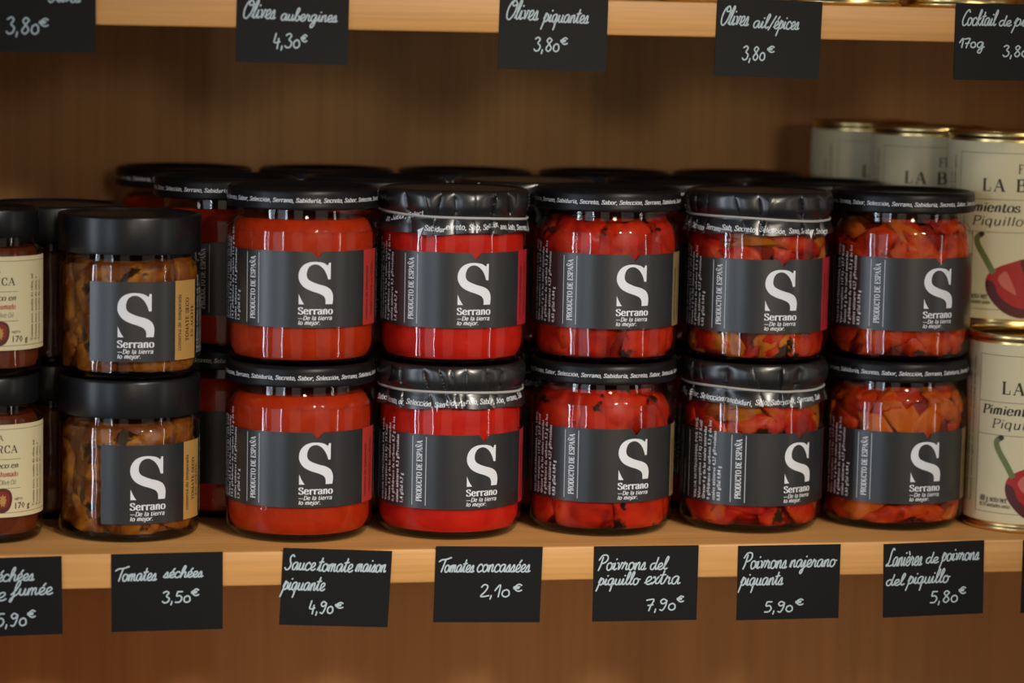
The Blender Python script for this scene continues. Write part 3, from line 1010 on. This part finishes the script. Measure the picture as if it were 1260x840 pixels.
dried_jar(0, 'lower second-row dried tomato jar, in the dark gap between the slim and dried tomato jars', 70, 7, (-.2985, .1410), False)
dried_jar(DH, 'upper second-row dried tomato jar, its black lid behind the front dried tomato jars', 80, 8, (-.2985, .1410), False)

# ------------------------------------------------------------------ slim cream-labelled jars at the left edge
SLIM_OUT = [(.0, .0016), (.019, .0012), (.0235, .0001), (.0258, .0004), (.0277, .0022), (.0285, .0060), (.0287, .0110), (.0287, .0640), (.0283, .0668), (.0268, .0695), (.0250, .0710),
            (.0242, .0725), (.0242, .0890)]
def text_on(mb, s, u0, y, em, R, z0, m, fit=None, wt=6, sl=0.0, serif=True, track=2, centre=False, e=.0003):
    p, wd = print_text(s, wt, 2.6, sl, serif, track)
    wfin = fit or wd * em / 100
    wrap(mb, place(p, wd, u0 - (wfin / 2 if centre else 0), y, em, fit), m, R, z0, e)
def rule(mb, u0, u1, y, R, z0, m='rule', h=.0003, e=.0003):
    wrap(mb, [[(u0, y - h / 2), (u1, y - h / 2), (u1, y + h / 2), (u0, y + h / 2)]], m, R, z0, e)
def vrule(mb, u, y0, y1, R, z0, m='rule', h=.0003, e=.0003):
    wrap(mb, [[(u - h / 2, y0), (u + h / 2, y0), (u + h / 2, y1), (u - h / 2, y1)]], m, R, z0, e)
def slim_label():
    mb = MB()
    R, z0, z1, e = .0287, .0150, .0660, .0003
    h = z1 - z0
    band(mb, -.040, .0420, z0, z1, R, 'cream', .0002, None, 90)
    rule(mb, -.039, .0410, .0025, R, z0)
    rule(mb, -.039, .0410, h - .0025, R, z0)
    text_on(mb, "FINCA", 0, .0425, .0040, R, z0, 'ink', None, 5, 0, True, 8, True)
    text_on(mb, "LA BARCA", 0, .0355, .0058, R, z0, 'ink', .0300, 7, 0, True, 8, True)
    rule(mb, -.0165, .0165, .0320, R, z0)
    text_on(mb, "Tomate Seco en", 0, .0272, .0040, R, z0, 'ink', None, 8, .2, False, 2, True)
    text_on(mb, "Aceite de Oliva", -.0160, .0225, .0038, R, z0, 'ink', .0170, 8, .2, False)
    text_on(mb, "Ahumado", .0025, .0225, .0040, R, z0, 'pepper_red', .0122, 8, .2, False)
    text_on(mb, "Sun Dried Tomato in", -.0190, .0180, .0036, R, z0, 'pepper_red', .0190, 5, .2, False)
    text_on(mb, "Olive Oil", .0040, .0180, .0038, R, z0, 'ink', .0095, 5, .2, False)
    rule(mb, -.0165, .0165, .0160, R, z0)
    for cx, cy, s in ((-.0050, .0092, 1.05), (.0058, .0092, 1.0)):
        outl = closed_smooth([(0, .0068), (.0042, .0055), (.0056, .001), (.0040, -.0045), (0, -.0068), (-.0040, -.0048), (-.0056, 0), (-.0040, .0054)])
        wrap(mb, fill([(cx + x * s, cy + y * s) for x, y in outl]), 'pepper_dark', R, z0, e)
        wrap(mb, fill([(cx + x * .80 * s - .0003, cy + y * .72 * s + .0006) for x, y in outl]), 'pepper_mid', R, z0, e + .00005)
        wrap(mb, fill([(cx + x * (.30 + .08 * math.sin(9 * math.atan2(y, x))) * s + .0003, cy + y * (.42 + .1 * math.sin(9 * math.atan2(y, x))) * s) for x, y in outl]), 'seed', R, z0, e + .0001)
    wrap(mb, sans_text("NETO", .0020, .0126, .0092), 'ink', R, z0, e)
    wrap(mb, sans_text("170 g", .0048, .0122, .0045), 'ink', R, z0, e)
    for i in range(3):
        wrap(mb, move(rot90(sans_text("Tomate seco, aceite de oliva, sal"[:33 - 2 * i], .0028, 0, 0)), .0270 + i * .0036, .0045), 'ink', R, z0, e, .003)
    return mb.mesh('label', angle=30)
def slim_lid():
    mb = MB()
    lathe(mb, [(0, .0903), (.0222, .0903), (.0232, .0914), (.0252, .0916), (.0262, .0910), (.0266, .0898), (.0266, .0768), (.0263, .0760), (.0258, .0758), (.0244, .0760)], 'plastic', 72)
    return mb.mesh('lid', angle=50)
def slim_jar(z, label, rot):
    t = thing('slim_jar', label, 'jar', (-.3345, .0521 + DY, z), 'slim jars with cream labels')
    obj('glass_body', cached('slimglass', lambda: glass_mesh(SLIM_OUT, .0014, 'glass_body', 72)), t)
    obj('dried_tomatoes', cached('slimfill', lambda: fill_mesh(SLIM_OUT, .0014, .0700, 'smoked', .0002, 'dried_tomatoes', 72, .0012, 2)), t)
    obj('label', cached('slimlabel', slim_label), t, (0, 0, 0), rad(rot))
    obj('lid', cached('slimlid', slim_lid), t)
slim_jar(0, 'lower slim jar with cream label and black lid, cut by the left edge', 1)
slim_jar(.0916, 'upper slim jar with cream label and black lid, cut by the left edge', -2)

# ------------------------------------------------------------------ cream cans
CR, CH = .0365, .1152
def can_body():
    mb = MB()
    lathe(mb, [(0, .0030), (.0340, .0030), (.0348, .0016), (.0356, .0001), (.0366, .0003), (.0370, .0012), (.0370, .0024), (.0364, .0034), (.0362, .0042), (.0364, .0052), (.0364, CH - .0050), (.0362, CH - .0042), (.0364, CH - .0036), (.0370, CH - .0026),
               (.0371, CH - .0014), (.0367, CH - .0002), (.0358, CH - .0001), (.0348, CH - .0012), (.0345, CH - .0032)], 'brass')
    return mb.mesh('can_body', angle=60)
def can_lid():
    mb = MB()
    lathe(mb, [(.0345, CH - .0032), (.0330, CH - .0036), (.0310, CH - .0028), (.0295, CH - .0034), (.0270, CH - .0028), (0, CH - .0028)], 'brass_lid')
    return mb.mesh('can_lid', angle=60)
PEP = closed_smooth([(-.0135, .0030), (-.0100, .0068), (-.0040, .0092), (.0010, .0105), (.0030, .0075), (.0065, .0110), (.0110, .0090), (.0145, .0030), (.0135, -.0050), (.0070, -.0105), (.0000, -.0120), (-.0070, -.0095), (-.0125, -.0035)], 4)
def pepper_print(mb, cx, cy, s, R, z0, e, flip=1):
    def tf(pts): return [(cx + x * s * flip, cy + y * s) for x, y in pts]
    wrap(mb, fill(tf(PEP)), 'pepper_red', R, z0, e)
    dark = closed_smooth([(-.0136, .0020), (-.0105, .0010), (-.0085, -.0035), (-.0030, -.0075), (.0040, -.0085), (.0100, -.0060), (.0075, -.0104), (.0000, -.0121), (-.0070, -.0096), (-.0126, -.0036)], 4)
    wrap(mb, fill(tf(dark)), 'pepper_dark', R, z0, e + .00005)
    wrap(mb, fill(tf(closed_smooth([(-.0090, .0030), (-.0065, .0058), (-.0045, .0030), (-.0020, -.0030), (-.0045, -.0020), (-.0075, .0000)], 4))), 'pepper_light', R, z0, e + .00005)
    wrap(mb, fill(tf(closed_smooth([(-.0010, .0092), (.0010, .0104), (.0022, .0078), (.0012, .0045)], 4))), 'pepper_dark', R, z0, e + .00005)
    wrap(mb, fill(tf(closed_smooth([(.0045, .0050), (.0065, .0075), (.0085, .0040), (.0070, -.0010)], 4))), 'pepper_light', R, z0, e + .00005)
    stem = cr_open(tf([(-.0108, .0048), (-.0135, .0095), (-.0170, .0150), (-.0178, .0180), (-.0160, .0196)]), 5)
    wrap(mb, ribbon(stem, lambda nx, ny: .0011 * s), 'stem_green', R, z0, e + .00006)
    wrap(mb, [[(stem[-1][0] + .0012 * s * math.cos(k * math.pi / 4), stem[-1][1] + .0010 * s * math.sin(k * math.pi / 4)) for k in range(8)]], 'ink', R, z0, e + .0001)
def can_label():
    mb = MB()
    R, z0, z1, e = .0365, .0055, CH - .0055, .0003
    h = z1 - z0
    band(mb, -.1120, .1120, z0, z1, R, 'cream', .00015, None, 160)
    a, b = -.0462, .0462
    for y in (.0055, h - .0065):
        rule(mb, a, b, y, R, z0)
    vrule(mb, a, .0055, h - .0065, R, z0)
    vrule(mb, b, .0055, h - .0065, R, z0)
    text_on(mb, "FINCA", 0, .0862, .0072, R, z0, 'ink', .0185, 6, 0, True, 10, True)
    text_on(mb, "LA BARCA", 0, .0755, .0100, R, z0, 'ink', .0600, 8, 0, True, 20, True)
    rule(mb, a, b, .0705, R, z0)
    text_on(mb, "Pimientos del Piquillo", -.0030, .0632, .0074, R, z0, 'ink', .0800, 8.5, .2, False, 3, True)
    text_on(mb, "Piquillo peppers", -.0030, .0553, .0074, R, z0, 'ink', .0660, 5, .2, False, 3, True)
    rule(mb, a, b, .0512, R, z0)
    pepper_print(mb, -.0045, .0195, 1.55, R, z0, e)
    pepper_print(mb, .0260, .0210, 1.15, R, z0, e + .0002, -1)
    text_on(mb, "480 g neto/net", -.0430, .0118, .0046, R, z0, 'ink', .0185, 7.5, .2, False)
    text_on(mb, "18/24 unidades/units", -.0430, .0087, .0032, R, z0, 'ink', .0205, 7, .2, False)
    for k in range(3):
        wrap(mb, move(rot90(sans_text("Pimientos enteros, agua, sal, corrector de acidez: ácido cítrico"[:64 - 8 * k], .0034, 0, 0)), -.0510 - k * .0045, .0100), 'rule', R, z0, e, .003)
        wrap(mb, move(rot90(sans_text("Pimientos enteros, agua, sal, corrector de acidez: ácido cítrico"[:64 - 8 * k], .0034, 0, 0)), .0530 + k * .0045, .0100), 'rule', R, z0, e, .003)
    return mb.mesh('label', angle=30)
def can(x, y, z, rot, label):
    t = thing('food_can', label, 'can', (x, y, z), 'cream-labelled cans of peppers')
    obj('can_body', cached('canb', can_body), t)
    obj('label', cached('canl', can_label), t, (0, 0, 0), rad(rot))
    obj('can_lid', cached('cant', can_lid), t)
can(.2685, .0500, 0, 0, 'bottom front cream can with a red pepper print, right end of the lower shelf')
can(.2665, .1240, 0, -8, 'second cream can of the bottom layer, hidden behind the bottom front can')
can(.2405, .1940, 0, 20, 'third cream can of the bottom layer, behind the pepper strip jars')
can(.2240, .2680, 0, 30, 'fourth cream can of the bottom layer, by the back panel')
can(.2665, .0930, CH, 2, 'top front cream can with a red pepper print, above the bottom front can')
can(.2410, .1625, CH, 4, 'second cream can of the top layer, between two others, letters LA showing')
can(.2245, .2350, CH, 24, 'rearmost cream can of the top layer, blurred, by the back panel')

# ------------------------------------------------------------------ cans standing on the upper shelf, only their rims in view
def small_tin():
    mb = MB()
    lathe(mb, [(0, .0030), (.0300, .0030), (.0310, .0014), (.0318, .0001), (.0328, .0003), (.0333, .0014), (.0330, .0028), (.0326, .0036), (.0328, .0046), (.0328, .0800), (.0333, .0812), (.0330, .0826), (.0318, .0826), (.0312, .0806), (0, .0806)], 'brass')
    return mb.mesh('tin_body', angle=60)
def small_tin_label():
    mb = MB()
    band(mb, -.101, .101, .006, .0785, .0329, 'tan', .0002, None, 120)
    return mb.mesh('label', angle=30)
for x, y, lab in ((.0720, .0520, 'gold-rimmed tin on the upper shelf just behind the garlic olives card'),
                  (.1450, .0480, 'gold-rimmed tin on the upper shelf between the garlic olives card and the cocktail card'),
                  (.2150, .0480, 'gold-rimmed tin on the upper shelf above the cocktail card')):
    t = thing('olive_tin', lab, 'tin', (x, y, HS + TS), 'gold-rimmed tins on the upper shelf')
    obj('tin_body', cached('tinb', small_tin), t)
    obj('label', cached('tinl', small_tin_label), t)

# ------------------------------------------------------------------ price cards
CARD = {  # x, z of the centre, tilt in degrees
 'T1': (-.3100, .2893, .45), 'T2': (-.1761, .2858, -.75), 'T3': (-.0341, .2847, -.9), 'T4': (.0871, .2829, -1.12), 'T5': (.2251, .2835, .2),
 'B1': (-.3268, -.0225, .9), 'B2': (-.2406, -.0213, .4), 'B3': (-.1488, -.0208, -2.6), 'B4': (-.0639, -.0205, -1.2), 'B5': (.0258, -.0215, -.2), 'B6': (.1090, -.0223, .1),
 'B7': (.1951, -.0220, 1.3), 'B8': (.2785, -.0215, .3)}
WRITE = {  # word, left, right, baseline, capital height in mm from the card's centre
 'T1': [('Olives',5.7,22.4,4.9,9.7), ('3,80',-16.2,0.2,-11.8,8.4), ('€',0.6,5.2,-7.7,5.0)],
 'T2': [('Olives',-26.1,-9.0,2.0,9.4), ('aubergines',-6.0,24.0,1.4,7.5), ('4,30',-9.9,3.9,-13.0,7.3), ('€',4.7,7.7,-9.6,4.7)],
 'T3': [('Olives',-25.9,-8.3,5.3,10.2), ('piquantes',-5.6,19.6,4.6,8.1), ('3,80',-10.2,3.4,-11.2,7.2), ('€',4.3,7.9,-7.1,4.5)],
 'T4': [('Olives',-27.2,-11.4,6.4,10.2), ('ail',-8.6,-0.2,5.5,8.4), ('/',-0.2,3.5,5.5,7.0), ('épices',3.0,17.4,5.5,7.9), ('3,80',-14.2,-1.6,-12.2,7.4), ('€',-0.2,3.5,-7.5,4.2)],
 'T5': [('Cocktail',-25.7,-5.9,9.0,8.5), ('de',-4.0,3.1,9.0,6.6), ('pi',4.5,12.0,9.0,7.6), ('170g',-27.2,-12.5,-3.3,5.2), ('3,80',-1.2,13.0,-8.0,6.1), ('€',13.9,17.7,-3.3,4.3)],
 'B1': [('séchées',-7.2,15.5,8.6,7.9), ('ie',-7.4,0.6,-1.9,8.3), ('fumée',3.3,25.2,0.7,8.3), ('5,90',-4.6,10.7,-15.9,7.0), ('€',11.6,15.5,-11.5,4.8)],
 'B2': [('Tomates',-28.3,-5.5,6.5,7.6), ('séchées',-1.7,19.4,7.8,6.8), ('3,50',-2.5,12.3,-6.0,6.1), ('€',13.1,16.9,-2.4,4.6)],
 'B3': [('Sauce',-28.2,-11.6,9.4,8.1), ('tomate',-10.3,9.0,9.0,8.1), ('maison',10.7,27.3,9.4,8.1), ('piquante',-29.0,-5.8,-1.8,8.1), ('4,90',-13.9,-0.9,-14.3,6.7), ('€',0.4,4.5,-11.2,4.0)],
 'B4': [('Tomates',-28.6,-8.0,6.9,7.8), ('concassées',-6.2,23.6,7.1,8.0), ('2,10',-3.9,12.1,-6.9,6.9), ('€',14.4,19.0,-3.7,5.0)],
 'B5': [('Poivrons',-27.7,0.2,7.8,8.4), ('del',2.6,12.3,7.8,7.9), ('piquillo',-27.2,-3.5,-0.6,7.9), ('extra',-0.2,20.2,-0.6,8.4), ('7,90',0.7,17.4,-15.4,6.5), ('€',18.4,22.1,-10.8,4.2)],
 'B6': [('Poivrons',-27.2,-1.2,8.1,9.0), ('najerano',0.7,27.6,8.5,8.0), ('piquants',-28.1,-3.1,-1.4,8.0), ('5,90',-13.5,2.6,-17.0,6.1), ('€',4.5,8.7,-13.2,4.3)],
 'B7': [('Lanières',-28.1,-6.9,8.3,10.1), ('de',-4.5,2.8,9.3,7.2), ('poivrons',4.7,27.3,10.2,8.2), ('del',-28.1,-17.5,-2.8,7.2), ('piquillo',-15.5,9.5,-2.3,8.7), ('5,80',-1.6,14.3,-13.9,6.7), ('€',15.3,19.2,-9.1,4.8)],
 'B8': []}
CLABEL = {
 'T1': 'black price card at the top left corner, only 3,80€ readable', 'T2': 'black price card reading Olives aubergines 4,30€ on the upper shelf edge',
 'T3': 'black price card reading Olives piquantes 3,80€ on the upper shelf edge', 'T4': 'black price card reading Olives ail/épices 3,80€ on the upper shelf edge',
 'T5': 'black price card reading Cocktail de pi 170g, cut by the right edge', 'B1': 'black price card reading séchées and fumée, cut by the left edge',
 'B2': 'black price card reading Tomates séchées 3,50€ below the dried tomato jars', 'B3': 'black price card reading Sauce tomate maison piquante 4,90€',
 'B4': 'black price card reading Tomates concassées 2,10€ below the crushed tomato jars', 'B5': 'black price card reading Poivrons del piquillo extra 7,90€',
 'B6': 'black price card reading Poivrons najerano piquants 5,90€', 'B7': 'black price card reading Lanières de poivrons del piquillo 5,80€',
 'B8': 'blank sliver of a black price card at the far right of the lower shelf edge'}
def hand_text(word, x0, x1, base, cap):
    polys, x = [], 0
    lines = []
    for ch in word:
        wd, g = HAND[ch]
        for st in g.split('|'):
            sm = st[0] == '~'
            pts = [tuple(float(c) for c in q.split(',')) for q in st.lstrip('~').split()]
            lines.append([(x + a, b) for a, b in (cr_open(pts, 5) if sm else pts)])
        x += wd
    lo = min(p[0] for l in lines for p in l)
    hi = max(p[0] for l in lines for p in l)
    top = 92 if any(c.isupper() or c in 'bdfhlk/' for c in word) else 78 if word[0].isdigit() else 72 if word == '€' else 80
    sx, sy = (x1 - x0) / (hi - lo), cap / top * (.90 if word[0].islower() else 1)
    lean = .22 if word[0].isalpha() else .08
    if word == '€':
        base -= 16 * sy
    for l in lines:
        pl = [(x0 + (a - lo) * sx + lean * (b - 30) * sy, base + b * sy) for a, b in l]
        hwid = .41
        polys += ribbon(pl, lambda nx, ny: hwid, True)
    return polys
for key, (x, z, ang) in CARD.items():
    mb = MB()
    W, Hh, T = .0300, .0213, .0007
    box(mb, -W, W, -T, 0, -Hh, Hh, 'card')
    k = 0
    for wd in WRITE[key]:
        for p in hand_text(*wd):
            a2 = sum(p[i - 1][0] * p[i][1] - p[i][0] * p[i - 1][1] for i in range(len(p)))
            if a2 < 0:
                p = p[::-1]
            k += 1
            mb.add([(a * .001, -T - .00006 - (k % 11) * .00001, b * .001) for a, b in p], [tuple(range(len(p)))], 'chalk')
    o = obj('price_card', mb.mesh('price_card', False), None, (x, -.0001, z))
    o.rotation_euler = (0, rad(-ang), 0)
    o['label'] = CLABEL[key]
    o['category'] = 'price card'
    o['group'] = 'black price cards on the shelf edges'
